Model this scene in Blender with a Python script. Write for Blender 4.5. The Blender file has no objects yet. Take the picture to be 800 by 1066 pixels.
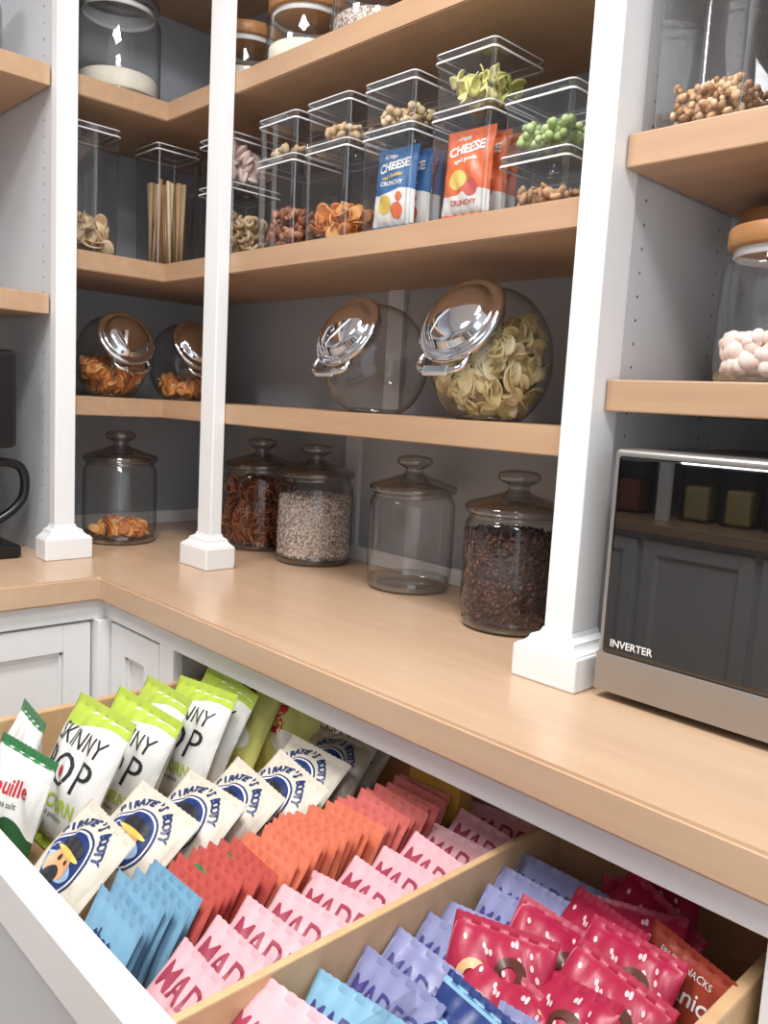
import bpy, bmesh, math, random
import numpy as np
from mathutils import Vector, Matrix, Euler
random.seed(7); rng=np.random.default_rng(5)
scene=bpy.context.scene
scene.view_settings.view_transform='Standard'
COL=bpy.context.collection

# ------------------------------------------------------------------ materials
def s2l(c):
    return tuple(((v/255)/12.92 if v/255<=0.04045 else ((v/255+0.055)/1.055)**2.4) for v in c)
def newmat(name):
    m=bpy.data.materials.new(name); m.use_nodes=True
    nt=m.node_tree; b=nt.nodes['Principled BSDF']; return m,nt,b
def mat(name,rgb,rough=0.5,metal=0.0,var=0.06,vscale=30,bump=0.0,bscale=80,spec=0.5,ior=1.5):
    m,nt,b=newmat(name); c=s2l(rgb)
    b.inputs['Roughness'].default_value=rough; b.inputs['Metallic'].default_value=metal
    b.inputs['Specular IOR Level'].default_value=spec; b.inputs['IOR'].default_value=ior
    tc=nt.nodes.new('ShaderNodeTexCoord'); n=nt.nodes.new('ShaderNodeTexNoise'); n.inputs['Scale'].default_value=vscale
    nt.links.new(tc.outputs['Object'],n.inputs['Vector'])
    r=nt.nodes.new('ShaderNodeValToRGB'); r.color_ramp.elements[0].position=0.3; r.color_ramp.elements[1].position=0.7
    r.color_ramp.elements[0].color=(*[v*(1-var) for v in c],1); r.color_ramp.elements[1].color=(*[min(1,v*(1+var)) for v in c],1)
    nt.links.new(n.outputs['Fac'],r.inputs['Fac']); nt.links.new(r.outputs['Color'],b.inputs['Base Color'])
    if bump>0:
        n2=nt.nodes.new('ShaderNodeTexNoise'); n2.inputs['Scale'].default_value=bscale
        nt.links.new(tc.outputs['Object'],n2.inputs['Vector'])
        bp=nt.nodes.new('ShaderNodeBump'); bp.inputs['Strength'].default_value=bump; bp.inputs['Distance'].default_value=0.002
        nt.links.new(n2.outputs['Fac'],bp.inputs['Height']); nt.links.new(bp.outputs['Normal'],b.inputs['Normal'])
    return m
def wood(name,c1,c2,rough=0.4,axis=0,scale=9):
    m,nt,b=newmat(name); b.inputs['Roughness'].default_value=rough
    tc=nt.nodes.new('ShaderNodeTexCoord'); mp=nt.nodes.new('ShaderNodeMapping')
    sc=[scale*5]*3; sc[axis]=scale*0.35; mp.inputs['Scale'].default_value=sc
    n=nt.nodes.new('ShaderNodeTexNoise'); n.inputs['Scale'].default_value=1.0; n.inputs['Detail'].default_value=5; n.inputs['Roughness'].default_value=0.6
    n2=nt.nodes.new('ShaderNodeTexNoise'); n2.inputs['Scale'].default_value=2.2
    mx=nt.nodes.new('ShaderNodeMath'); mx.operation='ADD'
    h=nt.nodes.new('ShaderNodeMath'); h.operation='MULTIPLY'; h.inputs[1].default_value=0.5
    r=nt.nodes.new('ShaderNodeValToRGB'); r.color_ramp.elements[0].position=0.3; r.color_ramp.elements[1].position=0.72
    r.color_ramp.elements[0].color=(*s2l(c1),1); r.color_ramp.elements[1].color=(*s2l(c2),1)
    nt.links.new(tc.outputs['Object'],mp.inputs['Vector']); nt.links.new(mp.outputs['Vector'],n.inputs['Vector']); nt.links.new(tc.outputs['Object'],n2.inputs['Vector'])
    nt.links.new(n.outputs['Fac'],mx.inputs[0]); nt.links.new(n2.outputs['Fac'],mx.inputs[1]); nt.links.new(mx.outputs[0],h.inputs[0])
    nt.links.new(h.outputs[0],r.inputs['Fac']); nt.links.new(r.outputs['Color'],b.inputs['Base Color'])
    return m
def glass(name,tint=(0.975,0.982,0.98),edge=(0.40,0.43,0.44),rough=0.015,f0=0.06,f90=0.85,pw=3.2,e0=.5):
    # thin-walled clear glass: tinted pass-through plus a Schlick style reflection (same from both sides)
    m=bpy.data.materials.new(name); m.use_nodes=True; nt=m.node_tree; nt.nodes.clear()
    o=nt.nodes.new('ShaderNodeOutputMaterial'); mix=nt.nodes.new('ShaderNodeMixShader')
    t=nt.nodes.new('ShaderNodeBsdfTransparent'); g=nt.nodes.new('ShaderNodeBsdfGlossy'); g.inputs['Roughness'].default_value=rough
    lw=nt.nodes.new('ShaderNodeLayerWeight'); lw.inputs['Blend'].default_value=0.5
    p=nt.nodes.new('ShaderNodeMath'); p.operation='POWER'; p.inputs[1].default_value=pw
    ma=nt.nodes.new('ShaderNodeMath'); ma.operation='MULTIPLY_ADD'; ma.inputs[1].default_value=f90-f0; ma.inputs[2].default_value=f0; ma.use_clamp=True
    r=nt.nodes.new('ShaderNodeValToRGB'); r.color_ramp.elements[0].position=e0; r.color_ramp.elements[1].position=1.0
    r.color_ramp.elements[0].color=(*tint,1); r.color_ramp.elements[1].color=(*edge,1)
    nt.links.new(lw.outputs['Facing'],r.inputs['Fac']); nt.links.new(r.outputs['Color'],t.inputs['Color'])
    nt.links.new(lw.outputs['Facing'],p.inputs[0]); nt.links.new(p.outputs[0],ma.inputs[0]); nt.links.new(ma.outputs[0],mix.inputs['Fac'])
    nt.links.new(t.outputs[0],mix.inputs[1]); nt.links.new(g.outputs[0],mix.inputs[2]); nt.links.new(mix.outputs[0],o.inputs['Surface'])
    return m
def speckle(name,cols,scale=120,rough=0.6,bump=0.6):
    m,nt,b=newmat(name); b.inputs['Roughness'].default_value=rough
    tc=nt.nodes.new('ShaderNodeTexCoord'); v=nt.nodes.new('ShaderNodeTexVoronoi'); v.inputs['Scale'].default_value=scale
    nt.links.new(tc.outputs['Object'],v.inputs['Vector'])
    sp=nt.nodes.new('ShaderNodeSeparateColor'); nt.links.new(v.outputs['Color'],sp.inputs[0])
    r=nt.nodes.new('ShaderNodeValToRGB'); r.color_ramp.interpolation='LINEAR'
    els=r.color_ramp.elements
    while len(els)<len(cols): els.new(0.5)
    for i,c in enumerate(cols):
        els[i].position=i/(len(cols)-1) if len(cols)>1 else 0; els[i].color=(*s2l(c),1)
    nt.links.new(sp.outputs[0],r.inputs['Fac'])
    mm=nt.nodes.new('ShaderNodeMix'); mm.data_type='RGBA'; mm.blend_type='MULTIPLY'
    r2=nt.nodes.new('ShaderNodeValToRGB'); r2.color_ramp.elements[0].color=(1,1,1,1); r2.color_ramp.elements[1].color=(0.35,0.33,0.3,1)
    r2.color_ramp.elements[0].position=0.35; r2.color_ramp.elements[1].position=0.75
    nt.links.new(v.outputs['Distance'],r2.inputs['Fac']); mm.inputs[0].default_value=1
    nt.links.new(r.outputs['Color'],mm.inputs[6]); nt.links.new(r2.outputs['Color'],mm.inputs[7]); nt.links.new(mm.outputs[2],b.inputs['Base Color'])
    bp=nt.nodes.new('ShaderNodeBump'); bp.invert=True; bp.inputs['Strength'].default_value=bump; bp.inputs['Distance'].default_value=0.004
    nt.links.new(v.outputs['Distance'],bp.inputs['Height']); nt.links.new(bp.outputs['Normal'],b.inputs['Normal'])
    return m

M_white=mat('white_paint',(238,240,242),0.35,var=0.01,vscale=3)
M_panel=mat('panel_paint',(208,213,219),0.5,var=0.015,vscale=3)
M_back=mat('shaded_back_paint',(170,176,184),0.55,var=0.02,vscale=3)  # white wall paint with the shade behind shelves put into its colour
M_shelf=wood('maple_shelf',(174,140,110),(195,161,130),0.42)
M_counter=wood('maple_counter',(196,163,134),(214,184,155),0.24,scale=6)
M_drawer=wood('maple_drawer',(198,160,118),(220,186,144),0.45)
M_lidwood=wood('acacia_lid',(140,94,54),(180,130,82),0.45,scale=20)
M_glass=glass('clear_glass')
M_glasslid=glass('thick_glass',tint=(0.78,0.80,0.81),edge=(0.16,0.18,0.19),f0=.15,f90=.95,pw=2.2)
M_acryl=glass('clear_acrylic',tint=(0.955,0.96,0.965),edge=(0.5,0.53,0.56),f0=.07,f90=.8,pw=3,e0=.4)
M_acryledge=glass('acrylic_edge',tint=(0.76,0.79,0.82),edge=(0.55,0.58,0.6),f0=.25,f90=.9,pw=2)
M_acryllid=glass('acrylic_lid',tint=(0.88,0.895,0.91),edge=(0.6,0.63,0.66),f0=.14,f90=.7,rough=0.1)
M_rim=mat('lid_rim_white',(225,228,232),0.25,var=0.0)
M_chrome=mat('chrome',(222,224,230),0.06,1.0,var=0.0)
M_steel=mat('brushed_steel',(172,170,168),0.34,.8,var=0.03,vscale=8)
M_black=mat('black_plastic',(18,18,20),0.3,var=0.1)
M_blackglass=mat('black_glass',(7,7,9),0.02,var=0.0,spec=0.5,ior=1.9)
M_hole=mat('pin_hole',(90,92,96),0.8)

# ------------------------------------------------------------------ geometry helpers
def link(ob,parent=None):
    COL.objects.link(ob)
    if parent: ob.parent=parent
    return ob
def empty(name,loc=(0,0,0),rot=(0,0,0)):
    e=bpy.data.objects.new(name,None); e.empty_display_size=0.05; e.location=loc; e.rotation_euler=rot; COL.objects.link(e); return e
def obj(name,verts,faces,mats,parent=None,smooth=False,slots=None,loc=(0,0,0),rot=(0,0,0)):
    me=bpy.data.meshes.new(name); me.from_pydata([tuple(v) for v in verts],[],[tuple(f) for f in faces])
    if not isinstance(mats,(list,tuple)): mats=[mats]
    for m in mats: me.materials.append(m)
    if slots is not None: me.polygons.foreach_set('material_index',np.array(slots,dtype=np.int32))
    if smooth: me.polygons.foreach_set('use_smooth',np.ones(len(me.polygons),dtype=bool))
    me.update()
    ob=bpy.data.objects.new(name,me); ob.location=loc; ob.rotation_euler=rot
    return link(ob,parent)
def from_bm(name,bm,mats,parent=None,smooth=False,loc=(0,0,0),rot=(0,0,0)):
    me=bpy.data.meshes.new(name); bm.to_mesh(me); bm.free()
    if not isinstance(mats,(list,tuple)): mats=[mats]
    for m in mats: me.materials.append(m)
    if smooth: me.polygons.foreach_set('use_smooth',np.ones(len(me.polygons),dtype=bool))
    ob=bpy.data.objects.new(name,me); ob.location=loc; ob.rotation_euler=rot
    return link(ob,parent)
def box(name,x0,x1,y0,y1,z0,z1,m,bev=0.002,parent=None,seg=2):
    bm=bmesh.new(); bmesh.ops.create_cube(bm,size=1)
    c=Vector(((x0+x1)/2,(y0+y1)/2,(z0+z1)/2)) 
    for v in bm.verts: v.co=Vector((v.co.x*(x1-x0),v.co.y*(y1-y0),v.co.z*(z1-z0)))
    if bev>0: bmesh.ops.bevel(bm,geom=bm.edges[:],offset=bev,segments=seg,affect='EDGES',profile=0.5)
    return from_bm(name,bm,m,parent,loc=c)
def prism(name,pts,z0,z1,m,bev=0.003,parent=None):
    bm=bmesh.new(); vs=[bm.verts.new((p[0],p[1],z0)) for p in pts]; f=bm.faces.new(vs)
    r=bmesh.ops.extrude_face_region(bm,geom=[f])
    for v in [g for g in r['geom'] if isinstance(g,bmesh.types.BMVert)]: v.co.z=z1
    bmesh.ops.recalc_face_normals(bm,faces=bm.faces[:])
    if bev>0: bmesh.ops.bevel(bm,geom=bm.edges[:],offset=bev,segments=2,affect='EDGES')
    return from_bm(name,bm,m,parent)
def lathe(name,prof,m,parent=None,seg=56,loc=(0,0,0),rot=(0,0,0)):
    vs=[];fs=[]; n=len(prof)
    for i in range(seg):
        a=2*math.pi*i/seg
        for r,z in prof: vs.append((r*math.cos(a),r*math.sin(a),z))
    for i in range(seg):
        j=(i+1)%seg
        for k in range(n-1): fs.append((i*n+k,j*n+k,j*n+k+1,i*n+k+1))
    ob=obj(name,vs,fs,m,parent,True,loc=loc,rot=rot)
    bm=bmesh.new(); bm.from_mesh(ob.data); bmesh.ops.remove_doubles(bm,verts=bm.verts,dist=1e-5); bmesh.ops.recalc_face_normals(bm,faces=bm.faces[:]); bm.to_mesh(ob.data); bm.free()
    return ob
def tube(name,pts,r,m,parent=None,cyc=False,res=3):
    cu=bpy.data.curves.new(name,'CURVE'); cu.dimensions='3D'; cu.bevel_depth=r; cu.bevel_resolution=res
    sp=cu.splines.new('NURBS'); sp.points.add(len(pts)-1)
    for i,p in enumerate(pts): sp.points[i].co=(*p,1)
    sp.use_endpoint_u=True; sp.use_cyclic_u=cyc; sp.order_u=3
    cu.materials.append(m); return link(bpy.data.objects.new(name,cu),parent)

# food shapes as (verts, faces)
def sh_ell(a,b,c,nu=8,nv=6):
    vs=[(0,0,c)];fs=[]
    for j in range(1,nv):
        t=math.pi*j/nv
        for i in range(nu): p=2*math.pi*i/nu; vs.append((a*math.sin(t)*math.cos(p),b*math.sin(t)*math.sin(p),c*math.cos(t)))
    vs.append((0,0,-c))
    for i in range(nu): fs.append((0,1+i,1+(i+1)%nu))
    for j in range(nv-2):
        for i in range(nu): a0=1+j*nu+i;b0=1+j*nu+(i+1)%nu; fs.append((a0,a0+nu,b0+nu,b0))
    L=len(vs)-1
    for i in range(nu): fs.append((L,1+(nv-2)*nu+(i+1)%nu,1+(nv-2)*nu+i))
    return np.array(vs),fs
def sh_chip(r1,r2,cv=10,rings=3,n=14,th=0.0009):
    top=[(0,0)]+[(k/rings,2*math.pi*i/n) for k in range(1,rings+1) for i in range(n)]
    def P(q,a,o): 
        x=r1*q*math.cos(a);y=r2*q*math.sin(a); return (x,y,cv*(x*x-0.35*y*y)+o)
    vs=[P(q,a,th) for q,a in top]+[P(q,a,-th) for q,a in top]; N=len(top); fs=[]
    for o,fl in ((0,False),(N,True)):
        for i in range(n):
            f=[(o,o+1+i,o+1+(i+1)%n)]
            for k in range(rings-1): a0=o+1+k*n+i;b0=o+1+k*n+(i+1)%n; f.append((a0,a0+n,b0+n,b0))
            for g in f: fs.append(tuple(reversed(g)) if fl else g)
    k=1+(rings-1)*n
    for i in range(n): fs.append((k+i,N+k+i,N+k+(i+1)%n,k+(i+1)%n))
    return np.array(vs),fs
def sh_torus(R,r,nu=14,nv=6,sx=1.0):
    vs=[];fs=[]
    for i in range(nu):
        a=2*math.pi*i/nu
        for j in range(nv): b=2*math.pi*j/nv; vs.append(((R+r*math.cos(b))*math.cos(a)*sx,(R+r*math.cos(b))*math.sin(a),r*math.sin(b)))
    for i in range(nu):
        for j in range(nv): fs.append((i*nv+j,((i+1)%nu)*nv+j,((i+1)%nu)*nv+(j+1)%nv,i*nv+(j+1)%nv))
    return np.array(vs),fs
def sh_pretzel():
    V=[];F=[]
    for (dx,dy,s) in ((-.006,0,1),(.006,0,1),(0,-.007,.9)):
        v,f=sh_torus(.0085*s,.0018); o=len(V); V+= [(a+dx,b+dy,c) for a,b,c in v]; F+=[tuple(i+o for i in g) for g in f]
    return np.array(V),F
def sh_stick(L,r,n=6):
    vs=[(r*math.cos(2*math.pi*i/n),r*math.sin(2*math.pi*i/n),z) for z in (-L/2,L/2) for i in range(n)]
    fs=[(i,(i+1)%n,n+(i+1)%n,n+i) for i in range(n)]+[tuple(range(n,2*n)),tuple(reversed(range(n)))]
    return np.array(vs),fs
def scatter(name,shapes,pos,mats,parent,smooth=True,rots=None,scl=(0.8,1.2)):
    V=[];F=[];S=[];o=0
    for i,p in enumerate(pos):
        v,f=shapes[i%len(shapes)]
        R=np.array((Euler([random.uniform(0,6.28) for _ in range(3)]) if rots is None else rots(i)).to_matrix())
        vv=(v*random.uniform(*scl))@R.T+np.array(p); V.append(vv); k=random.randrange(len(mats))
        F+=[tuple(a+o for a in g) for g in f]; S+=[k]*len(f); o+=len(v)
    return obj(name,np.vstack(V),F,mats,parent,smooth,slots=S)
def cyl_pts(n,R,z0,z1,shell=0.55,top=0.25):
    out=[]
    for _ in range(n):
        a=random.uniform(0,2*math.pi)
        if random.random()<top: r=R*math.sqrt(random.random()); z=z1+random.uniform(-.006,.004)
        else: r=R*random.uniform(shell,1); z=random.uniform(z0,z1)
        out.append((r*math.cos(a),r*math.sin(a),z))
    return out
def box_pts(n,hx,hy,z0,z1):
    return [(random.uniform(-hx,hx),random.uniform(-hy,hy),z0+(z1-z0)*random.random()**0.8) for _ in range(n)]

# ------------------------------------------------------------------ room
zA,zB,zC,zD,zE,zL,TS=1.019,0.664,0.352,0.731,0.419,0.562,0.042
YS=0.264; XS=-0.245; YW=0.60; XW=-0.60; FL=-0.92; CE=1.75; XR=2.9; YO=-2.3
box('floor',XW-.1,XR,YO-.1,YW+.1,FL-.05,FL,wood('oak_floor',(150,120,92),(176,146,114),0.4),0)
box('ceiling',XW-.1,XR,YO-.1,YW+.1,CE,CE+.05,M_white,0)
box('wall_back',XW-.1,XR,YW,YW+.1,FL,CE,M_back,0)
box('wall_left',XW-.1,XW,YO-.1,YW,FL,CE,M_back,0)
box('wall_front',XW-.1,XR,YO-.1,YO,FL,CE,M_back,0)

prism('countertop',[(XW,-1.1),(0,-1.1),(0,0),(2.6,0),(2.6,YW),(XW,YW)],-0.048,0,M_counter,0.004)
ucor=[(XW,.044),(XS,.044),(XS,YS),(.893,YS),(.893,YW),(XW,YW)]
for z in (zA,zB,zC,1.40):
    prism('corner_shelf',ucor,z-TS,z,M_shelf,0.002)
for z in (zD,zE,1.06,1.40):
    box('wall_shelf',.942,2.2,YS,YW,z-TS,z,M_shelf,0.002)
for z in (zA,zL):
    box('wall_shelf',XW,XS,-.9,-.002,z-TS,z,M_shelf,0.002)

def post(x0,x1,y0,y1,name='shelf_post',bx=(.03,.03),by=(.025,.02)):
    e=empty(name)
    box('shaft',x0,x1,y0,y1,0.05,CE,M_white,0.002,e)
    box('plinth',x0-bx[0],x1+bx[1],y0-by[0],y1+by[1],0.0,0.047,M_white,0.003,e)
    V=[];F=[]; lv=[(.88,.046),(.86,.049),(.66,.052),(.52,.056),(.46,.059),(.44,.062),(.12,.067),(.02,.074)]
    for k,z in lv: V+=[(x0-bx[0]*k,y0-by[0]*k,z),(x1+bx[1]*k,y0-by[0]*k,z),(x1+bx[1]*k,y1+by[1]*k,z),(x0-bx[0]*k,y1+by[1]*k,z)]
    for k in range(len(lv)-1):
        for i in range(4): j=(i+1)%4; F.append((k*4+i,k*4+j,k*4+4+j,k*4+4+i))
    obj('cap_moulding',V,F,M_white,e)
    return e
post(-.0245,.028,.235,.263,bx=(.03,.026))
post(.894,.94,.235,.300,bx=(.033,.026),by=(.025,.0))
post(XS,-.215,.0,.044,bx=(0,.025),by=(.03,.03))
post(2.2,2.25,.235,.285)
def holes(parent,x,ys,zs,axis='x'):
    V=[];F=[]
    for y in ys:
        for z in zs:
            o=len(V); n=8
            for i in range(n):
                a=2*math.pi*i/n
                V.append((x,y+.0022*math.cos(a),z+.0022*math.sin(a)) if axis=='x' else (y+.0022*math.cos(a),x,z+.0022*math.sin(a)))
            F.append(tuple(range(o,o+n)))
    obj('shelf_pin_holes',V,F,M_hole,parent)
g=empty('divider_panel'); box('panel',.896,.934,.300,YW,0,CE,M_panel,0.001,g)
holes(g,.9345,(.335,.56),np.arange(.12,1.6,.032))
g=empty('divider_panel'); box('panel',XW,XS,.004,.040,0,CE,M_panel,0.001,g)
holes(g,.0033,(-.29,-.55),np.arange(.12,1.6,.032),'y')
box('divider_panel',2.2,2.25,.285,YW,0,CE,M_panel,0.001)
box('trim_1',.05,.10,YW-.012,YW,0,zC-TS,M_panel,0.001)
box('trim_2',.17,.22,YW-.012,YW,zC,zB-TS,M_panel,0.001)
box('baseboard_back',XW,.896,YW-.014,YW,0,.035,M_white,0.002)
box('baseboard_left',XW,XW+.014,.045,YW-.014,0,.035,M_white,0.002)

# base cabinets
def shaker(name,ax,c,a0,a1,z0,z1,th=.02):
    e=empty(name); fr=.055
    def b(n,u0,u1,w0,w1,d0,d1,bv=.002):
        if ax=='y': box(n,u0,u1,c-d1,c-d0,w0,w1,M_white,bv,e)
        elif ax=='-y': box(n,u0,u1,c+d0,c+d1,w0,w1,M_white,bv,e)
        else: box(n,c+d0,c+d1,u0,u1,w0,w1,M_white,bv,e)
    b('stile_1',a0,a0+fr,z0,z1,0,th); b('stile_2',a1-fr,a1,z0,z1,0,th)
    b('rail_1',a0+fr,a1-fr,z1-fr,z1,0,th); b('rail_2',a0+fr,a1-fr,z0,z0+fr,0,th)
    b('panel',a0+fr,a1-fr,z0+fr,z1-fr,0,th*.35,.0005)
    b('bead_1',a0+fr,a0+fr+.008,z0+fr,z1-fr,0,th*.65); b('bead_2',a1-fr-.008,a1-fr,z0+fr,z1-fr,0,th*.65)
    b('bead_3',a0+fr,a1-fr,z1-fr-.008,z1-fr,0,th*.65)
    return e
g=empty('base_cabinet')
box('carcass_left',XW,.235,.045,YW,FL,-.048,M_white,0.001,g)
box('carcass_corner',XW,-.045,-1.1,.045,FL,-.048,M_white,0.001,g)
box('carcass_right',1.32,2.6,.045,YW,FL,-.048,M_white,0.001,g)
box('carcass_low',.235,1.32,.045,YW,FL,-.36,M_white,0.001,g)
box('face_rail',-.02,2.6,.025,.045,-.09,-.048,M_white,0.001,g)
box('face_stile_1',.2,.25,.025,.045,FL,-.09,M_white,0.001,g)
box('face_stile_2',1.305,1.35,.025,.045,FL,-.09,M_white,0.001,g)
box('face_rail_low',.25,1.305,.025,.045,-.40,-.355,M_white,0.001,g)
box('face_corner',-.045,-.02,-1.1,.045,-.09,-.048,M_white,0.001,g)
box('face_corner_stile',-.045,.0,.0,.045,FL,-.09,M_white,0.001,g)
shaker('cabinet_door','y',.045,.006,.196,-.85,-.096)
shaker('cabinet_door','x',-.045,-.42,-.004,-.85,-.096)
shaker('cabinet_door','x',-.045,-.90,-.43,-.85,-.096)
shaker('cabinet_door','y',.045,1.36,1.9,-.85,-.096)
shaker('cabinet_door','y',.045,.26,1.30,-.85,-.41)

# drawer
DX0,DX1,DY0,DY1,DT,DB=.258,1.278,-.392,.17,-.15,-.285
g=empty('open_drawer')
box('side_left',DX0-.014,DX0,DY0,DY1,DB-.01,DT,M_drawer,0.003,g)
box('side_right',DX1,DX1+.014,DY0,DY1,DB-.01,DT,M_drawer,0.003,g)
box('back',DX0-.014,DX1+.014,DY1,DY1+.014,DB-.01,DT+.02,M_drawer,0.003,g)
box('bottom',DX0,DX1,DY0,DY1,DB-.012,DB,M_drawer,0.0,g)
box('front_inner',DX0-.014,DX1+.014,DY0-.014,DY0,DB-.01,DT-.002,M_white,0.002,g)
box('front_panel_low',DX0-.03,DX1+.035,DY0-.034,DY0-.014,-.44,-.38,M_white,0.002,g)
box('front_panel_top',DX0-.03,DX1+.035,DY0-.034,DY0-.014,-.21,DT,M_white,0.003,g)
box('front_panel_l',DX0-.03,DX0+.03,DY0-.034,DY0-.014,-.38,-.21,M_white,0.002,g)
box('front_panel_r',DX1-.03,DX1+.035,DY0-.034,DY0-.014,-.38,-.21,M_white,0.002,g)
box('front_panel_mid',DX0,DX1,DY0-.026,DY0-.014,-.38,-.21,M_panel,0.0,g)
box('divider_wood',.980,.990,DY0,DY1,DB,DT-.003,M_drawer,0.002,g)

# ------------------------------------------------------------------ jars
def glass_jar(x,y,name='glass_canister',s=1.0):
    e=empty(name,(x,y,0)); e.scale=(s,s,s)
    lathe('body',[(0,.004),(.070,.003),(.078,.001),(.083,.008),(.084,.016),(.0865,.026),(.088,.045),(.088,.166),(.0865,.178),(.082,.186),(.079,.190),(.079,.198)],M_glass,e)
    lathe('base_ring',[(.074,.0005),(.0835,.006),(.0845,.016),(.082,.022)],M_glasslid,e)
    lathe('neck_ring',[(.0795,.190),(.082,.193),(.0795,.196)],M_glasslid,e)
    lathe('lid',[(.080,.198),(.087,.198),(.0895,.202),(.0895,.208),(.085,.213),(.066,.219),(.044,.226),(.026,.232),(.018,.238),(.017,.244),(.024,.248),(.034,.253),(.037,.260),(.034,.267),(.022,.271),(0,.272)],M_glasslid,e)
    lathe('lid_underside',[(.080,.199),(.078,.204),(.05,.211),(.02,.216),(0,.217)],M_glasslid,e)
    return e
def core(parent,R,z0,z1,m,name='contents'):
    return lathe(name,[(0,z0),(R*.96,z0),(R,z0+.006),(R,z1-.004),(R*.95,z1),(R*.5,z1+.004),(0,z1+.003)],m,parent)

M_oat=speckle('grain_mix',[(214,196,190),(236,224,216),(188,164,156),(240,232,226)],220)
M_oatp=[mat('grain1',(236,222,212),.7),mat('grain2',(212,190,180),.7),mat('grain3',(244,236,228),.7)]
M_dark=speckle('dark_seed',[(58,36,34),(88,56,50),(40,26,26)],170)
M_darkp=[mat('dk1',(78,50,45),.5),mat('dk2',(104,70,62),.5),mat('dk3',(50,34,34),.5)]
M_or=[mat('cracker1',(222,150,84),.6,bump=.3),mat('cracker2',(200,120,64),.6,bump=.3),mat('cracker3',(232,172,108),.6,bump=.3)]
M_pr=[mat('pretzel1',(150,84,52),.4),mat('pretzel2',(116,62,40),.4),mat('pretzel3',(172,106,66),.4)]
M_nut=[mat('nut1',(160,104,78),.5),mat('nut2',(188,132,102),.5),mat('nut3',(136,82,60),.5)]
M_tan=[mat('tan1',(210,184,146),.6),mat('tan2',(226,204,168),.6),mat('tan3',(192,160,120),.6)]
M_gran=[mat('gran1',(208,170,130),.7),mat('gran2',(226,196,158),.7),mat('gran3',(182,138,100),.7)]
M_past=[mat('pasta1',(228,212,162),.5),mat('pasta2',(240,228,188),.5),mat('pasta3',(212,196,138),.5)]
M_pea=[mat('pea1',(174,196,130),.6),mat('pea2',(196,212,152),.6),mat('pea3',(152,176,112),.6)]
M_mars=[mat('mars1',(240,222,214),.8),mat('mars2',(232,204,194),.8)]
M_pow=mat('flour',(232,224,210),.9,bump=.3)

j=glass_jar(-.37,.225); scatter('cracker_pieces',[sh_chip(.018,.013,12)],cyl_pts(110,.062,.018,.038,.1,.4),M_or,j)
j=glass_jar(-.150,.49); core(j,.060,.016,.14,M_pr[1]); scatter('pretzels',[sh_pretzel()],cyl_pts(380,.073,.022,.152,.82,.2),M_pr,j,scl=(1.1,1.5))
j=glass_jar(.065,.490); core(j,.082,.014,.150,M_oat); scatter('grains',[sh_ell(.004,.002,.0015,5,4)],cyl_pts(1500,.0835,.018,.152,.97,.35),M_oatp,j)
glass_jar(.378,.490)
j=glass_jar(.69,.425); core(j,.082,.014,.158,M_dark); scatter('seeds',[sh_ell(.006,.0035,.0025,5,4)],cyl_pts(1300,.083,.018,.161,.97,.35),M_darkp,j)

def cyl_jar(x,y,z,r,h,lidm,name='storage_jar',knob=False):
    e=empty(name,(x,y,z))
    lathe('body',[(0,.003),(r*.9,.001),(r*.97,.006),(r,.02),(r,h*.84),(r*.97,h*.90),(r*.88,h*.95),(r*.86,h)],M_glass,e)
    lathe('base',[(r*.9,.001),(r*.97,.008),(r*.95,.014)],M_glasslid,e)
    lathe('lid',[(0,h),(r*.92,h),(r*.95,h+.004),(r*.95,h+.022),(r*.92,h+.026),(0,h+.026)],lidm,e)
    lathe('lid_gasket',[(r*.83,h-.010),(r*.855,h-.008),(r*.855,h)],M_white,e)
    if knob: lathe('knob',[(.014,h+.026),(.012,h+.034),(.02,h+.042),(.018,h+.052),(0,h+.055)],lidm,e)
    return e
j=cyl_jar(-.36,.20,zA,.094,.20,M_glasslid,knob=True); core(j,.088,.012,.055,M_pow)
for x in (-.10,.115,.32,.52): 
    j=cyl_jar(x,.375,zA,.085,.115,M_lidwood); core(j,.078,.012,.05,M_oat if x>.2 else M_pow)
j=cyl_jar(1.125,.360,zE,.078,.165,M_lidwood); core(j,.062,.012,.04,M_mars[0]); scatter('marshmallows',[sh_ell(.011,.010,.008,10,7)],cyl_pts(240,.064,.018,.055,.7,.4),M_mars,j)
j=cyl_jar(1.060,.515,zE,.072,.222,M_lidwood); scatter('marshmallows',[sh_ell(.011,.010,.008,10,7)],cyl_pts(150,.057,.02,.05,.3,.4),M_mars,j)
j=cyl_jar(1.34,.40,zE,.082,.165,M_lidwood)
cyl_jar(-.42,-.12,zA,.08,.15,M_lidwood)

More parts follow.
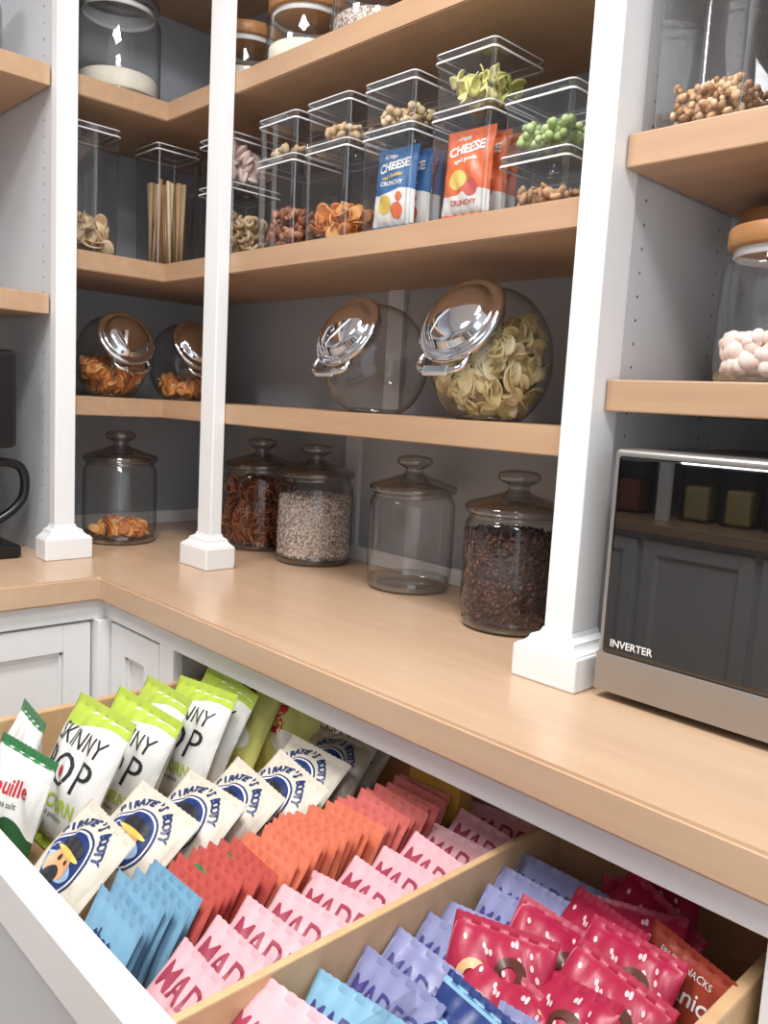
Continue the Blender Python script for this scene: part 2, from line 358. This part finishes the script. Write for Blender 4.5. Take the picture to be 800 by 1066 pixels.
# tilted cookie jars
def candy_jar(x,y,z,rotz=0,s=1.0,fill=None):
    e=empty('tilted_cookie_jar',(x,y,z),(0,0,rotz)); e.scale=(s,s,s)
    R=.112;HX=.084; cz=.098
    nrm=Vector((0,-.87,.50)).normalized(); dm=.086
    bm=bmesh.new(); bmesh.ops.create_uvsphere(bm,u_segments=64,v_segments=40,radius=1)
    for v in bm.verts:
        p=v.co; xx=math.copysign(abs(p.x)**0.85,p.x)
        v.co=Vector((xx*HX,p.y*R,p.z*R+cz))
    bmesh.ops.bisect_plane(bm,geom=bm.verts[:]+bm.edges[:]+bm.faces[:],plane_co=(0,0,.001),plane_no=(0,0,-1),clear_outer=True)
    c=Vector((0,0,cz+.006))+nrm*dm
    bmesh.ops.bisect_plane(bm,geom=bm.verts[:]+bm.edges[:]+bm.faces[:],plane_co=c,plane_no=nrm,clear_outer=True)
    from_bm('body',bm,M_glass,e,True)
    lathe('base',[(0,.002),(.045,.001),(.052,.004),(.045,.009)],M_glasslid,e)
    q=nrm.to_track_quat('Z','Y').to_euler()
    rr=.068
    l=empty('lid',c,q); l.parent=e
    lathe('neck',[(rr*.98,-.012),(rr,-.002),(rr*1.02,.004)],M_glasslid,l)
    lathe('lid_shell',[(rr*1.04,.0),(rr*1.12,.003),(rr*1.13,.009),(rr*1.08,.013),(rr*.98,.015),(rr*.93,.013),(rr*.86,.016),(rr*.80,.024),(rr*.68,.029),(rr*.4,.032),(0,.033)],M_chrome,l)
    lev=empty('lever',(0,0,0)); lev.parent=l
    tube('bail',[(-.045,-.060,.004),(-.050,-.080,.006),(-.030,-.094,.010),(.030,-.094,.010),(.050,-.080,.006),(.045,-.060,.004)],.005,M_chrome,lev)
    box('lever_tab',-.026,.026,-.102,-.084,.006,.015,M_chrome,.004,lev)
    if fill:
        pts=[];lim=fill['z']
        while len(pts)<fill['n']:
            a=[random.uniform(-1,1) for _ in range(3)]
            q2=a[0]**2+a[1]**2+a[2]**2
            if q2>1 or (q2<.45 and len(pts)%4): continue
            p=Vector((a[0]*HX*.82,a[1]*R*.84,cz+a[2]*R*.84))
            if p.z<.018 or p.z>lim+.015*a[1]+.01*a[0]: continue
            if (p-c).dot(nrm)>-.024: continue
            pts.append(p)
        scatter('contents',fill['s'],pts,fill['m'],e,scl=(.85,1.15))
    return e
candy_jar(.628,.405,zC,0,1.07,dict(z=.148,n=400,s=[sh_chip(.021,.015,14),sh_chip(.018,.015,-16)],m=M_past))
candy_jar(.340,.405,zC,0,1.0)
candy_jar(-.385,.205,zC,math.pi/2,.92,dict(z=.085,n=260,s=[sh_chip(.019,.014,12)],m=M_or))
candy_jar(-.385,.400,zC,math.pi/2,.92,dict(z=.050,n=120,s=[sh_chip(.019,.014,12)],m=M_or))

# ------------------------------------------------------------------ acrylic containers
def container(x,y,z,w,d,h,name='clear_container'):
    e=empty(name,(x,y,z))
    def rr(w,d,r,n=5):
        P=[]
        for cx,cy,a0 in ((w/2-r,d/2-r,0),(-w/2+r,d/2-r,90),(-w/2+r,-d/2+r,180),(w/2-r,-d/2+r,270)):
            for i in range(n+1): a=math.radians(a0+90*i/n); P.append((cx+r*math.cos(a),cy+r*math.sin(a)))
        return P
    lv=[(.90,.0),(.94,.001),(.955,.006),(1.0,h-.014)]
    V=[];F=[]
    for k,zz in lv: V+=[(p[0],p[1],zz) for p in rr(w*k,d*k,.010)]
    n=24
    F.append(tuple(reversed(range(n))))
    for k in range(len(lv)-1):
        for i in range(n): j=(i+1)%n; F.append((k*n+i,k*n+j,(k+1)*n+j,(k+1)*n+i))
    S=[0]+[1 if (k<2 or i%6 in (1,3)) else 0 for k in range(3) for i in range(n)]
    obj('body',V,F,[M_acryl,M_acryledge],e,True,slots=S)
    V=[];F=[]
    for k,zz in ((1.0,h-.015),(1.03,h-.014),(1.03,h-.003),(1.0,h),(.93,h),(.90,h-.005)): V+=[(p[0],p[1],zz) for p in rr(w*k,d*k,.010)]
    for k in range(5):
        for i in range(n): j=(i+1)%n; F.append((k*n+i,k*n+j,(k+1)*n+j,(k+1)*n+i))
    F.append(tuple(range(5*n,6*n)))
    obj('lid',V,F,M_acryllid,e,False)
    V=[];F=[]
    for k,zz in ((1.035,h-.0155),(1.04,h-.014),(1.035,h-.0125)): V+=[(p[0],p[1],zz) for p in rr(w*k,d*k,.010)]
    for k,zz in ((1.030,h-.0025),(1.034,h-.0012),(1.02,h-.0002)): V+=[(p[0],p[1],zz) for p in rr(w*k,d*k,.010)]
    for k in (0,1,3,4):
        for i in range(n): j=(i+1)%n; F.append((k*n+i,k*n+j,(k+1)*n+j,(k+1)*n+i))
    obj('lid_rim',V,F,M_rim,e)
    return e
W=.122; yb=.345
cx=[.145,.30,.462,.628,.775]
lowh=[.176,.176,.172,.172,.080]; uph=[.078,.078,.080,.088,.088]
low=[];up=[]
for i in range(5):
    low.append(container(cx[i],yb,zB,W,W,lowh[i])); up.append(container(cx[i]+.002,yb,zB+lowh[i],W,W,uph[i]))
def fillbox(e,n,w,z1,shapes,mats,nm='contents'):
    scatter(nm,shapes,box_pts(n,w/2-.018,w/2-.018,.012,z1),mats,e)
nut=sh_ell(.011,.007,.005)
fillbox(low[0],200,W,.080,[nut],M_nut); fillbox(low[1],140,W,.065,[sh_chip(.014,.012,14)],M_or)
fillbox(up[0],60,W,.02,[nut],M_tan); fillbox(up[1],110,W,.03,[nut],M_tan)
fillbox(up[2],150,W,.038,[sh_ell(.007,.007,.004)],M_tan)
fillbox(up[3],110,W,.055,[sh_chip(.015,.011,20)],[mat('snap1',(212,212,124),.6),mat('snap2',(230,222,156),.6)])
fillbox(up[4],220,W,.048,[sh_ell(.006,.006,.006)],M_pea)
fillbox(low[4],110,W,.035,[sh_stick(.022,.003),nut],[M_gran[0],M_gran[2],M_tan[2]])
c=container(-.335,.115,zB,.11,.11,.275); fillbox(c,70,.11,.08,[sh_chip(.020,.016,8)],M_tan)
c=container(-.335,.315,zB,.11,.11,.275)
scatter('breadsticks',[sh_stick(.19,.0045)],[(random.uniform(-.038,.038),random.uniform(-.038,.038),.105) for _ in range(30)],M_tan+[M_gran[2]],c,rots=lambda i:Euler((random.uniform(-.05,.05),random.uniform(-.05,.05),0)),scl=(1,1))
c=container(-.075,.35,zB,.13,.13,.155); fillbox(c,260,.13,.09,[sh_torus(.010,.005,10,5)],M_tan)
c=container(-.075,.35,zB+.155,.13,.13,.10); fillbox(c,120,.13,.07,[sh_ell(.02,.02,.006,10,6)],M_mars)
c=container(1.02,.345,zD,.125,.125,.27); fillbox(c,620,.125,.058,[sh_ell(.006,.005,.004,6,5)],M_gran)
c=container(1.165,.345,zD,.125,.125,.27); fillbox(c,1300,.125,.15,[sh_ell(.006,.005,.004,6,5)],M_gran)
c=container(1.31,.345,zD,.125,.125,.20)

# ------------------------------------------------------------------ snack packets
def text_mesh(body,size,bold=0.0,sx=1.0):
    t=bpy.data.curves.new('t','FONT'); t.body=body; t.size=size; t.align_x='CENTER'; t.align_y='CENTER'; t.offset=bold*size; t.resolution_u=3
    o=bpy.data.objects.new('t',t); COL.objects.link(o); bpy.context.view_layer.update()
    me=bpy.data.meshes.new_from_object(o.evaluated_get(bpy.context.evaluated_depsgraph_get()))
    bpy.data.objects.remove(o); bm=bmesh.new(); bm.from_mesh(me); bpy.data.meshes.remove(me)
    bmesh.ops.triangulate(bm,faces=bm.faces[:])
    for _ in range(3):
        es=[e for e in bm.edges if e.calc_length()>max(size*.22,.004)]
        if es: bmesh.ops.subdivide_edges(bm,edges=es,cuts=1); bmesh.ops.triangulate(bm,faces=bm.faces[:])
    V=[(v.co.x*sx,v.co.y) for v in bm.verts]; F=[tuple(v.index for v in f.verts) for f in bm.faces]; bm.free(); return V,F
def disc(r,ry=None,n=24,rings=4):
    ry=ry or r; V=[(0,0)]+[(r*k/rings*math.cos(2*math.pi*i/n),ry*k/rings*math.sin(2*math.pi*i/n)) for k in range(1,rings+1) for i in range(n)]; F=[]
    for i in range(n): F.append((0,1+i,1+(i+1)%n))
    for k in range(rings-1):
        for i in range(n): a=1+k*n+i;b=1+k*n+(i+1)%n; F.append((a,a+n,b+n,b))
    return V,F
def horseshoe(r,w,a0=-60,a1=240,n=14):
    V=[];F=[]
    for i in range(n+1):
        a=math.radians(a0+(a1-a0)*i/n); V+=[((r-w)*math.cos(a),(r-w)*math.sin(a)),((r+w)*math.cos(a),(r+w)*math.sin(a))]
    for i in range(n): F.append((2*i,2*i+1,2*i+3,2*i+2))
    return V,F
def bag_mesh(name,w,h,b,mats,bands=(),decals=(),nu=26,nv=32,seed=0,seal=.07):
    rs=np.random.default_rng(seed); ph=rs.uniform(0,6.28,8); fr=rs.uniform(2,7,8)
    def half(x): return max(-1,min(1,2*x/w))
    def H(x,z):
        u=half(x); v=max(0,min(1,z/h)); s=(v-seal)/(1-2*seal); s=max(0,min(1,s))
        env=(max(0,1-abs(u)**2.4))**.55*(math.sin(math.pi*s))**.55 if 0<s<1 else 0
        wr=0
        for i in range(4): wr+=math.sin(fr[i]*u*2.2+ph[i]+fr[i+4]*v*2.6)
        cr=.05*math.sin(u*23+ph[1])*abs(2*v-1)**3
        edge=.0016*math.sin(u*17+ph[0])*(abs(v-.5)*2)**2 *(1 if 0<s<1 else .4)
        return b*env*(1+.07*wr+cr)+edge+.0004
    V=[];F=[];S=[]
    zig=.0005
    def X(u,v): return u*w/2*(1-.05*math.sin(math.pi*v))
    for side in (0,1):
        for j in range(nv+1):
            for i in range(nu+1):
                u=-1+2*i/nu; v=j/nv; z=v*h
                if j in (0,nv): z+=(zig if i%2 else -zig)
                y=H(u*w/2,z); V.append((X(u,v),-y if side==0 else y*.8-.0008,z))
    N=(nu+1)*(nv+1)
    def slot(v,u):
        for sl,lo,hi in bands:
            if lo(u)<=v<=hi(u): return sl
        return 0
    for side in (0,1):
        for j in range(nv):
            for i in range(nu):
                a=side*N+j*(nu+1)+i; f=(a,a+1,a+nu+2,a+nu+1)
                F.append(f if side==0 else tuple(reversed(f)))
                S.append(0 if side==0 else slot((j+.5)/nv,0))
    for j in range(nv):
        for i in (0,nu):
            a=j*(nu+1)+i; F.append((a,a+nu+1,a+nu+1+N,a+N) if i==0 else (a+N,a+nu+1+N,a+nu+1,a)); S.append(slot((j+.5)/nv,-1 if i==0 else 1))
    for sl,lo,hi in bands:
        o=len(V); m_=10; nn=nu
        for j in range(m_+1):
            for i in range(nn+1):
                u=-1+2*i/nn; l0=max(0,lo(u)); h0=min(1,hi(u)); v=l0+(h0-l0)*j/m_; z=v*h
                if v>=.999: z+=(zig if i%2 else -zig)
                V.append((X(u,v),-H(u*w/2,z)-.0004,z))
        for j in range(m_):
            for i in range(nn): a=o+j*(nn+1)+i; F.append((a,a+1,a+nn+2,a+nn+1)); S.append(sl)
    for (dv,df),(dx,dz),rot,sl,layer in decals:
        o=len(V); cr,sr=math.cos(rot),math.sin(rot)
        for x,z in dv:
            X_=x*cr-z*sr+dx; Z=x*sr+z*cr+dz*h
            V.append((X_*.96,-H(X_,Z)-.0009-.0004*layer,Z))
        F+=[tuple(i+o for i in f) for f in df]; S+=[sl]*len(df)
    me=bpy.data.meshes.new(name); me.from_pydata(V,[],F)
    for m in mats: me.materials.append(m)
    me.polygons.foreach_set('material_index',np.array(S,dtype=np.int32)); me.polygons.foreach_set('use_smooth',np.ones(len(F),dtype=bool)); me.update()
    return me
def foil(name,rgb,rough=.36): return mat(name,rgb,rough,0.0,var=.04,vscale=18,bump=.35,bscale=45,spec=.4)
P_white=foil('foil_white',(230,230,228)); P_lime=foil('foil_lime',(182,204,80)); P_black=foil('ink_black',(44,44,50)); P_red=foil('ink_red',(196,52,60))
P_olive=foil('foil_olive',(206,208,124)); P_cream=foil('foil_cream',(214,206,192)); P_navy=foil('ink_navy',(32,54,110)); P_gold=foil('ink_gold',(226,196,100)); P_skin=foil('ink_skin',(224,168,122))
P_sky=foil('ink_sky',(150,180,214))
P_lblue=foil('foil_blue',(128,174,202)); P_redb=foil('foil_red',(202,94,86)); P_coral=foil('foil_coral',(224,128,100)); P_salmon=foil('foil_salmon',(212,112,106)); P_pink=foil('foil_pink',(224,174,182)); P_maroon=foil('ink_maroon',(156,60,82))
P_lav=foil('foil_lavender',(132,136,178)); P_ink=foil('ink_indigo',(66,62,128)); P_mag=foil('foil_magenta',(164,36,68)); P_nav2=foil('foil_navy',(38,58,116)); P_pur=foil('foil_purple',(80,64,132)); P_brown=foil('ink_biscuit',(212,166,116)); P_dkb=foil('ink_choc',(84,44,34))
P_green=foil('foil_green',(56,124,74)); P_dgreen=foil('foil_darkgreen',(44,88,54)); P_caramel=foil('foil_caramel',(156,114,78)); P_orange=foil('foil_orange',(226,112,66)); P_blue=foil('foil_cobalt',(60,108,160)); P_grey=foil('foil_grey',(176,168,154)); P_brick=foil('foil_brick',(156,66,50))
P_yel=foil('foil_mustard',(196,156,70)); P_dot=foil('ink_dot',(232,190,198))

T=text_mesh; K={}
wv=lambda a,b,c,d:(lambda u:a+b*math.sin(u*c+d))
K['pop']=bag_mesh('popcorn_bag',.160,.200,.026,[P_white,P_lime,P_black,P_red],[(1,wv(.84,.05,2.2,.2),wv(1.1,0,1,0)),(1,wv(-.1,0,1,0),wv(.09,.0,1,0))],
    [(T('SKINNY',.036,.0,.95),(0,.74),0,2,0),(T('POP',.066,-.008,1.0),(0,.52),0,2,0),(disc(.008),(0,.52),0,3,1),(T('POPCORN',.024,.03),(0,.32),0,1,0),(T('popped popcorn',.010),(0,.24),0,2,0)],seed=1)
K['ruf']=bag_mesh('puff_bag',.14,.19,.024,[P_white,P_dgreen,P_red,P_green],[(1,wv(-.1,0,1,0),wv(.40,.08,4,0)),(3,wv(.92,0,1,0),wv(1.1,0,1,0))],
    [(T('Rouille',.034,.02),(0,.68),.12,2,0),(T('with sea salt',.013),(0,.55),.12,1,0),(disc(.022,.014),(.02,.25),0,0,0),(disc(.016,.010),(-.03,.2),0,3,0)],seed=2)
K['olive']=bag_mesh('chip_bag',.16,.21,.024,[P_olive,P_lime,P_red,P_white],[(1,wv(.92,0,1,0),wv(1.1,0,1,0))],
    [(T('B',.08,.02),(0,.5),0,2,0),(disc(.03,.02),(.03,.35),0,3,0),(T('THE BEST DEAL',.011,.03),(0,.86),0,2,1),(T('PEAS',.034,.03),(0,.72),0,2,0)],seed=3)
K['quaker']=bag_mesh('rice_crisp_bag',.13,.18,.02,[P_caramel,P_white,P_navy,P_grey],[(3,wv(.72,0,1,0),wv(1.1,0,1,0))],
    [(disc(.02,.02),(0,.90),0,1,0),(T('QUAKER',.014,.03),(0,.80),0,2,1),(T('CARAMEL',.024,.02),(0,.64),0,1,0)],seed=4)
def arc_text(s,size,R,zc,slot,span):
    out=[]; n=len(s)
    for i,ch in enumerate(s):
        if ch==' ': continue
        a=(i-(n-1)/2)*span/(n-1)
        out.append((T(ch,size,.045),(R*math.sin(a),zc+R*math.cos(a)/PH),-a,slot,2))
    return out
PH=.150
pir=[(disc(.043,.041,32,6),(0,.56),0,2,0),(disc(.0405,.0385,32,5),(0,.56),0,1,1),(disc(.038,.036,32,5),(0,.56),0,2,2),(disc(.033,.014,32,4),(0,.50),0,6,3),(disc(.022,.022),(0,.54),0,4,4),(disc(.027,.011),(0,.67),0,3,5),(disc(.029,.004),(.002,.62),0,5,6),(disc(.012,.011),(0,.43),0,3,5),(disc(.004),(-.008,.56),0,3,6),(disc(.003),(.009,.56),0,3,6)]
pir+=arc_text("PIRATE'S BOOTY",.0150,.049,.585,2,2.3)
K['pir']=bag_mesh('puff_bag',.135,PH,.020,[P_cream,P_white,P_navy,P_black,P_skin,P_gold,P_sky],(),pir,seed=5)
K['pirg']=bag_mesh('puff_bag',.135,PH,.020,[P_grey,P_white,P_navy,P_black,P_skin,P_gold,P_sky],(),pir,seed=6)
def bar(nm,m,ink,txt='MADE',w=.112,h=.10,b=.0062,sd=0,ts=.034):
    return bag_mesh(nm,w,h,b,[m,ink,P_white],(),[(T(txt,ts,.01,.95),(0,.62),0,1,0),(T('GOOD',.013,.01),(0,.30),0,1,0)],nu=24,nv=14,seed=sd,seal=.1)
for n_,(k,m,ink,t) in enumerate((('b_blue',P_lblue,P_navy,'bar'),('b_red',P_redb,P_maroon,'bar'),('b_coral',P_coral,P_redb,'bar'),('b_salmon',P_salmon,P_maroon,'bar'))):
    K[k]=bar('fruit_bar',m,ink,'that',.10,.10,.006,sd=n_+30,ts=.026)
K['b_greenlabel']=bag_mesh('fruit_bar',.10,.10,.006,[P_redb,P_green,P_white],(),[(disc(.014,.006),(-.02,.86),0,1,0)],nu=24,nv=14,seed=3,seal=.1)
K['pink']=bar('granola_packet',P_pink,P_maroon,'MADE',.118,.090,.009,11,.038)
K['lav']=bar('granola_packet',P_lav,P_ink,'MADEG',.12,.095,.010,12,.030)
K['lbl']=bar('granola_packet',P_lblue,P_ink,'MADEG',.12,.095,.010,13,.030)
K['pinkbig']=bar('granola_packet',P_pink,P_maroon,'MADEGOOD',.15,.115,.013,14,.025)
dots=[(disc(.0020,.0034,8,1),(x,z),.5,1,0) for x,z in [(random.uniform(-.046,.046),random.uniform(.12,.9)) for _ in range(26)]]
K['mag']=bag_mesh('cookie_bag',.112,.130,.019,[P_mag,P_dot,P_brown,P_dkb],(),dots+[(horseshoe(.013,.005),(-.02,.56),.4,2,2),(horseshoe(.012,.0045),(.018,.66),-.5,3,2),(horseshoe(.012,.0045),(.012,.42),.9,2,2)],seed=8)
K['navy']=bag_mesh('snack_pouch',.115,.13,.015,[P_nav2,P_white,P_lblue],[(2,wv(.90,0,1,0),wv(.95,0,1,0))],[(T('snack',.022,.02),(0,.70),0,1,0),(disc(.024,.012),(0,.45),0,2,0),(T('CRISPY',.012,.02),(0,.28),0,1,0)],seed=9)
K['pur']=bag_mesh('snack_pouch',.115,.13,.015,[P_pur,P_white,P_lav],[(2,wv(.86,0,1,0),wv(1.1,0,1,0))],[(T('snack',.022,.02),(0,.66),0,1,0),(disc(.022,.012),(0,.42),0,2,0)],seed=10)
K['grn']=bag_mesh('snack_pouch',.11,.13,.015,[P_green,P_white],(),[(T('snack',.024,.02),(0,.62),0,1,0)],seed=15)
K['org']=bag_mesh('fruit_snack_bag',.10,.12,.012,[P_brick,P_white,P_orange],(),[(T('organic',.024,.01),(0,.66),0,1,0),(T('FRUIT SNACKS',.010),(0,.84),0,1,0),(disc(.022),(0,.30),0,2,0)],seed=16)
K['cb']=bag_mesh('cracker_bag',.10,.145,.014,[P_blue,P_white,P_gold,P_orange],[(1,wv(.06,0,1,0),wv(.45,.03,3,0))],[(T('Crisps',.012,.03),(-.012,.90),0,1,0),(T('CHEESE',.022,.04),(0,.76),.1,1,0),(T('real cheddar',.010,.03),(0,.64),.1,2,0),(T('CRUNCHY',.011,.03),(0,.55),0,1,0),(disc(.018,.016),(-.015,.30),0,2,0),(disc(.014,.014),(.016,.22),0,3,1),(disc(.008,.008),(.02,.38),0,3,1)],seed=17)
K['co']=bag_mesh('cracker_bag',.10,.145,.014,[P_orange,P_white,P_gold,P_redb],[(1,wv(.06,0,1,0),wv(.28,.03,3,0))],[(T('Crisps',.012,.03),(-.012,.90),0,1,0),(T('CHEESE',.022,.04),(0,.76),.1,1,0),(T('aged gouda',.010,.03),(0,.64),.1,1,0),(disc(.018,.016),(-.012,.42),0,2,0),(disc(.014,.014),(.016,.33),0,3,1),(T('CRUNCHY',.011,.03),(0,.17),0,3,1)],seed=18)
def put(k,x,y,z,lean,yaw=0,roll=0,parent=None,s=1.0,name=None):
    o=bpy.data.objects.new(name or K[k].name,K[k]); o.location=(x,y,z); o.scale=(s,s,s)
    o.rotation_euler=Euler((-math.radians(lean),math.radians(roll),math.radians(yaw)),'XYZ')
    return link(o,parent)
R_=lambda a: random.uniform(-a,a)
ZB=DB+.003
put('ruf',.345,-.315,ZB,18,-8,-2,s=.95); put('ruf',.44,-.352,ZB,16,14,6,s=.88); put('grn',.365,-.368,ZB,6,6,-3,s=.95,name='green_snack_pouch')
put('pop',.440,-.280,ZB,26,2,0,s=1.05); put('pop',.435,-.205,ZB,24,8,6)
put('pop',.395,-.145,ZB,24,-4,-2); put('pop',.425,-.090,ZB,27,4,-3); put('pop',.395,-.035,ZB,24,-3,5)
put('olive',.405,.025,ZB+.018,24,-4,4,s=1.06); put('olive',.475,.072,ZB+.018,16,8,8,s=1.06)
put('quaker',.580,.120,ZB+.022,8,4,5)
for y,dx in [(-.385,0),(-.305,-.006),(-.235,.006),(-.170,-.004),(-.105,.006),(-.045,-.005)]:
    put('pir',.635+dx,y,ZB+.022,46+R_(3),R_(6),R_(6))
put('pirg',.64,.020,ZB+.020,42,5,-4); put('pirg',.62,.080,ZB+.014,32,-5,4)
g=empty('fruit_bar_row'); n=34
for i in range(n):
    y=-.388+i*.0138
    k='b_blue' if i<6 else ('b_red' if i<13 else ('b_coral' if i<25 else 'b_salmon'))
    if i in (8,11): k='b_greenlabel'
    put(k,.790+R_(.005)+i*.0004,y,ZB+.03+R_(.003),27+R_(2),R_(5),R_(4),g)
box('cracker_box',.765,.86,.115,.145,ZB,ZB+.14,P_yel,.002)
g=empty('granola_bar_row')
for i in range(11):
    put('pink',.914+R_(.004),-.38+i*.048,ZB+.045,48+R_(4),R_(7),R_(4),g)
g=empty('granola_packet_row')
put('pinkbig',1.06,-.375,ZB+.05,52,8,2,g); put('lbl',1.06,-.30,ZB+.045,46,4,-3,g)
for i in range(7): put('lav',1.05+R_(.006),-.245+i*.046,ZB+.04,46+R_(4),R_(7),R_(5),g)
g=empty('snack_pouch_pile')
for x,y,k in ((1.14,-.33,'navy'),(1.21,-.33,'grn'),(1.125,-.285,'navy'),(1.215,-.275,'pur'),(1.125,-.24,'navy'),(1.20,-.225,'pur'),(1.225,-.17,'pur')):
    put(k,x,y,ZB+.02,45+R_(5),R_(14),R_(8),g)
g=empty('cookie_bag_pile')
for x,y in ((1.115,-.195),(1.180,-.165),(1.115,-.145),(1.185,-.115),(1.12,-.090),(1.185,-.060),(1.12,-.035),(1.18,-.005),(1.13,.035),(1.18,.060)):
    put('mag',x,y,ZB+.03,45+R_(8),R_(20),R_(16),g)
put('org',1.222,.02,ZB+.02,10,-14,4)
g=empty('acrylic_drawer_divider')
box('pane_1',1.083,1.086,DY0+.002,-.20,ZB,DT-.01,M_acryl,.0008,g); box('pane_2',.992,1.276,-.2,-.197,ZB,ZB+.05,M_acryl,.0008,g)
for k,e in (('cb',low[2]),('co',low[3])):
    for i,(dx,dy,yw) in enumerate(((-.004,-.030,3),(.002,-.002,8),(.002,.024,6))): put(k,dx,dy,.008,3,yw,0,e,s=.97)

# ------------------------------------------------------------------ microwave
g=empty('microwave',(0,0,0)); mx0,mx1,my0,my1,mz0,mz1=.982,1.54,.245,.585,.010,.330
box('case',mx0,mx1,my0+.012,my1,mz0,mz1,M_steel,.004,g)
box('door_frame',mx0,mx1,my0-.012,my0+.012,mz0,mz1,M_steel,.006,g,4)
box('door_glass',mx0+.009,mx1-.006,my0-.0155,my0-.011,.064,mz1-.009,M_blackglass,.003,g)
box('bottom_band',mx0+.001,mx1-.001,my0-.0155,my0-.011,mz0+.002,.063,M_steel,.001,g)
for x in (mx0+.05,mx1-.05):
    for y in (my0+.05,my1-.05): lathe('foot',[(0,0),(.014,0),(.014,.011),(0,.011)],M_black,g,16,(x,y,0))
tv,tf=T('INVERTER',.0135,.02); 
obj('badge_text',[(x*1.0+mx0+.050,my0-.0160,z+.078) for x,z in tv],tf,mat('badge_ink',(230,230,230),.4),g)

# ------------------------------------------------------------------ coffee maker
g=empty('coffee_maker',(0,0,0)); cxm,cym=-.37,-.155
box('base',cxm-.11,cxm+.12,cym-.10,cym+.10,0,.03,M_black,.008,g)
box('tower',cxm-.11,cxm-.03,cym-.095,cym+.095,.03,.36,M_black,.01,g)
box('head',cxm-.11,cxm+.11,cym-.095,cym+.095,.235,.44,M_black,.012,g)
lathe('carafe',[(0,0),(.06,0),(.068,.03),(.07,.09),(.055,.14),(.05,.16)],M_glasslid,g,40,(cxm+.045,cym,.034))
lathe('carafe_lid',[(.052,.16),(.054,.175),(0,.18)],M_black,g,40,(cxm+.045,cym,.034))
tube('carafe_handle',[(cxm+.05,cym+.05,.20),(cxm+.05,cym+.11,.205),(cxm+.05,cym+.135,.17),(cxm+.05,cym+.125,.10),(cxm+.05,cym+.065,.07)],.010,M_black,g)

# ------------------------------------------------------------------ opposite side of the pantry (seen in reflections)
box('countertop',XW,2.85,YO,YO+.50,-.07,-.03,M_counter,.003)
for z in (.352,.70,1.05):
    box('wall_shelf',XW,2.85,YO,YO+.33,z-TS,z,M_shelf,.002)
for x in (-.1,.9,1.9): box('shelf_post',x,x+.05,YO+.33,YO+.36,-.03,CE,M_white,.002)
def tub(x,z,m,h):
    c=container(x,YO+.22,z,.13,.13,h); box('food_block',-.048,.048,-.048,.048,.01,h*.6,m,.01,c)
for i,x in enumerate((-.45,-.28,.02,.19,.36,.53,.70,1.02,1.19,1.5,1.67)):
    tub(x,-.03,random.choice(M_gran+M_past+M_nut),.24)
    if i%2==0: tub(x+.04,.352,random.choice(M_pea+M_nut+M_or),.2)
g=empty('base_cabinet'); box('carcass',XW,2.85,YO,YO+.45,FL,-.07,M_white,.001,g)
for a in (-.55,-.08,.39,.86,1.33,1.80,2.27): shaker('cabinet_door','-y',YO+.45,a,a+.44,-.85,-.10)

# ------------------------------------------------------------------ lights
def area(name,loc,size,power,color=(1,1,1),rot=(0,0,0),sy=None):
    l=bpy.data.lights.new(name,'AREA'); l.energy=power; l.size=size; l.color=color
    if sy: l.shape='RECTANGLE'; l.size_y=sy
    o=bpy.data.objects.new(name,l); o.location=loc; o.rotation_euler=rot; COL.objects.link(o); return o
area('ceiling_lamp',(.85,-.48,CE-.02),.40,30,(1,.985,.96))
area('ceiling_lamp',(1.75,-.8,CE-.02),.45,19,(1,.985,.96))
area('ceiling_lamp',(.25,-1.3,CE-.02),.45,15,(1,.985,.96))
w=bpy.data.worlds.new('world'); scene.world=w; w.use_nodes=True
bg=w.node_tree.nodes['Background']; bg.inputs['Color'].default_value=(.86,.93,1,1); bg.inputs['Strength'].default_value=1.45

# ------------------------------------------------------------------ camera
yaw,pitch,roll,F=0.80163,0.12679,0.05575,869.65882
f=Vector((-math.sin(yaw)*math.cos(pitch),math.cos(yaw)*math.cos(pitch),-math.sin(pitch)))
r=Vector((math.cos(yaw),math.sin(yaw),0)); u=r.cross(f); c_,s_=math.cos(roll),math.sin(roll)
r2=c_*r+s_*u; u2=-s_*r+c_*u
cam=bpy.data.cameras.new('camera'); cam.sensor_fit='HORIZONTAL'; cam.sensor_width=36; cam.lens=F/800*36; cam.clip_start=.02
co=bpy.data.objects.new('camera',cam); COL.objects.link(co)
mw=Matrix((( r2.x,u2.x,-f.x,1.55367),(r2.y,u2.y,-f.y,-.72803),(r2.z,u2.z,-f.z,.36831),(0,0,0,1)))
co.matrix_world=mw; scene.camera=co
# lift whole scene so the floor is z=0
bpy.context.view_layer.update()
for o in list(scene.objects):
    if o.parent is None: o.location.z-=FL
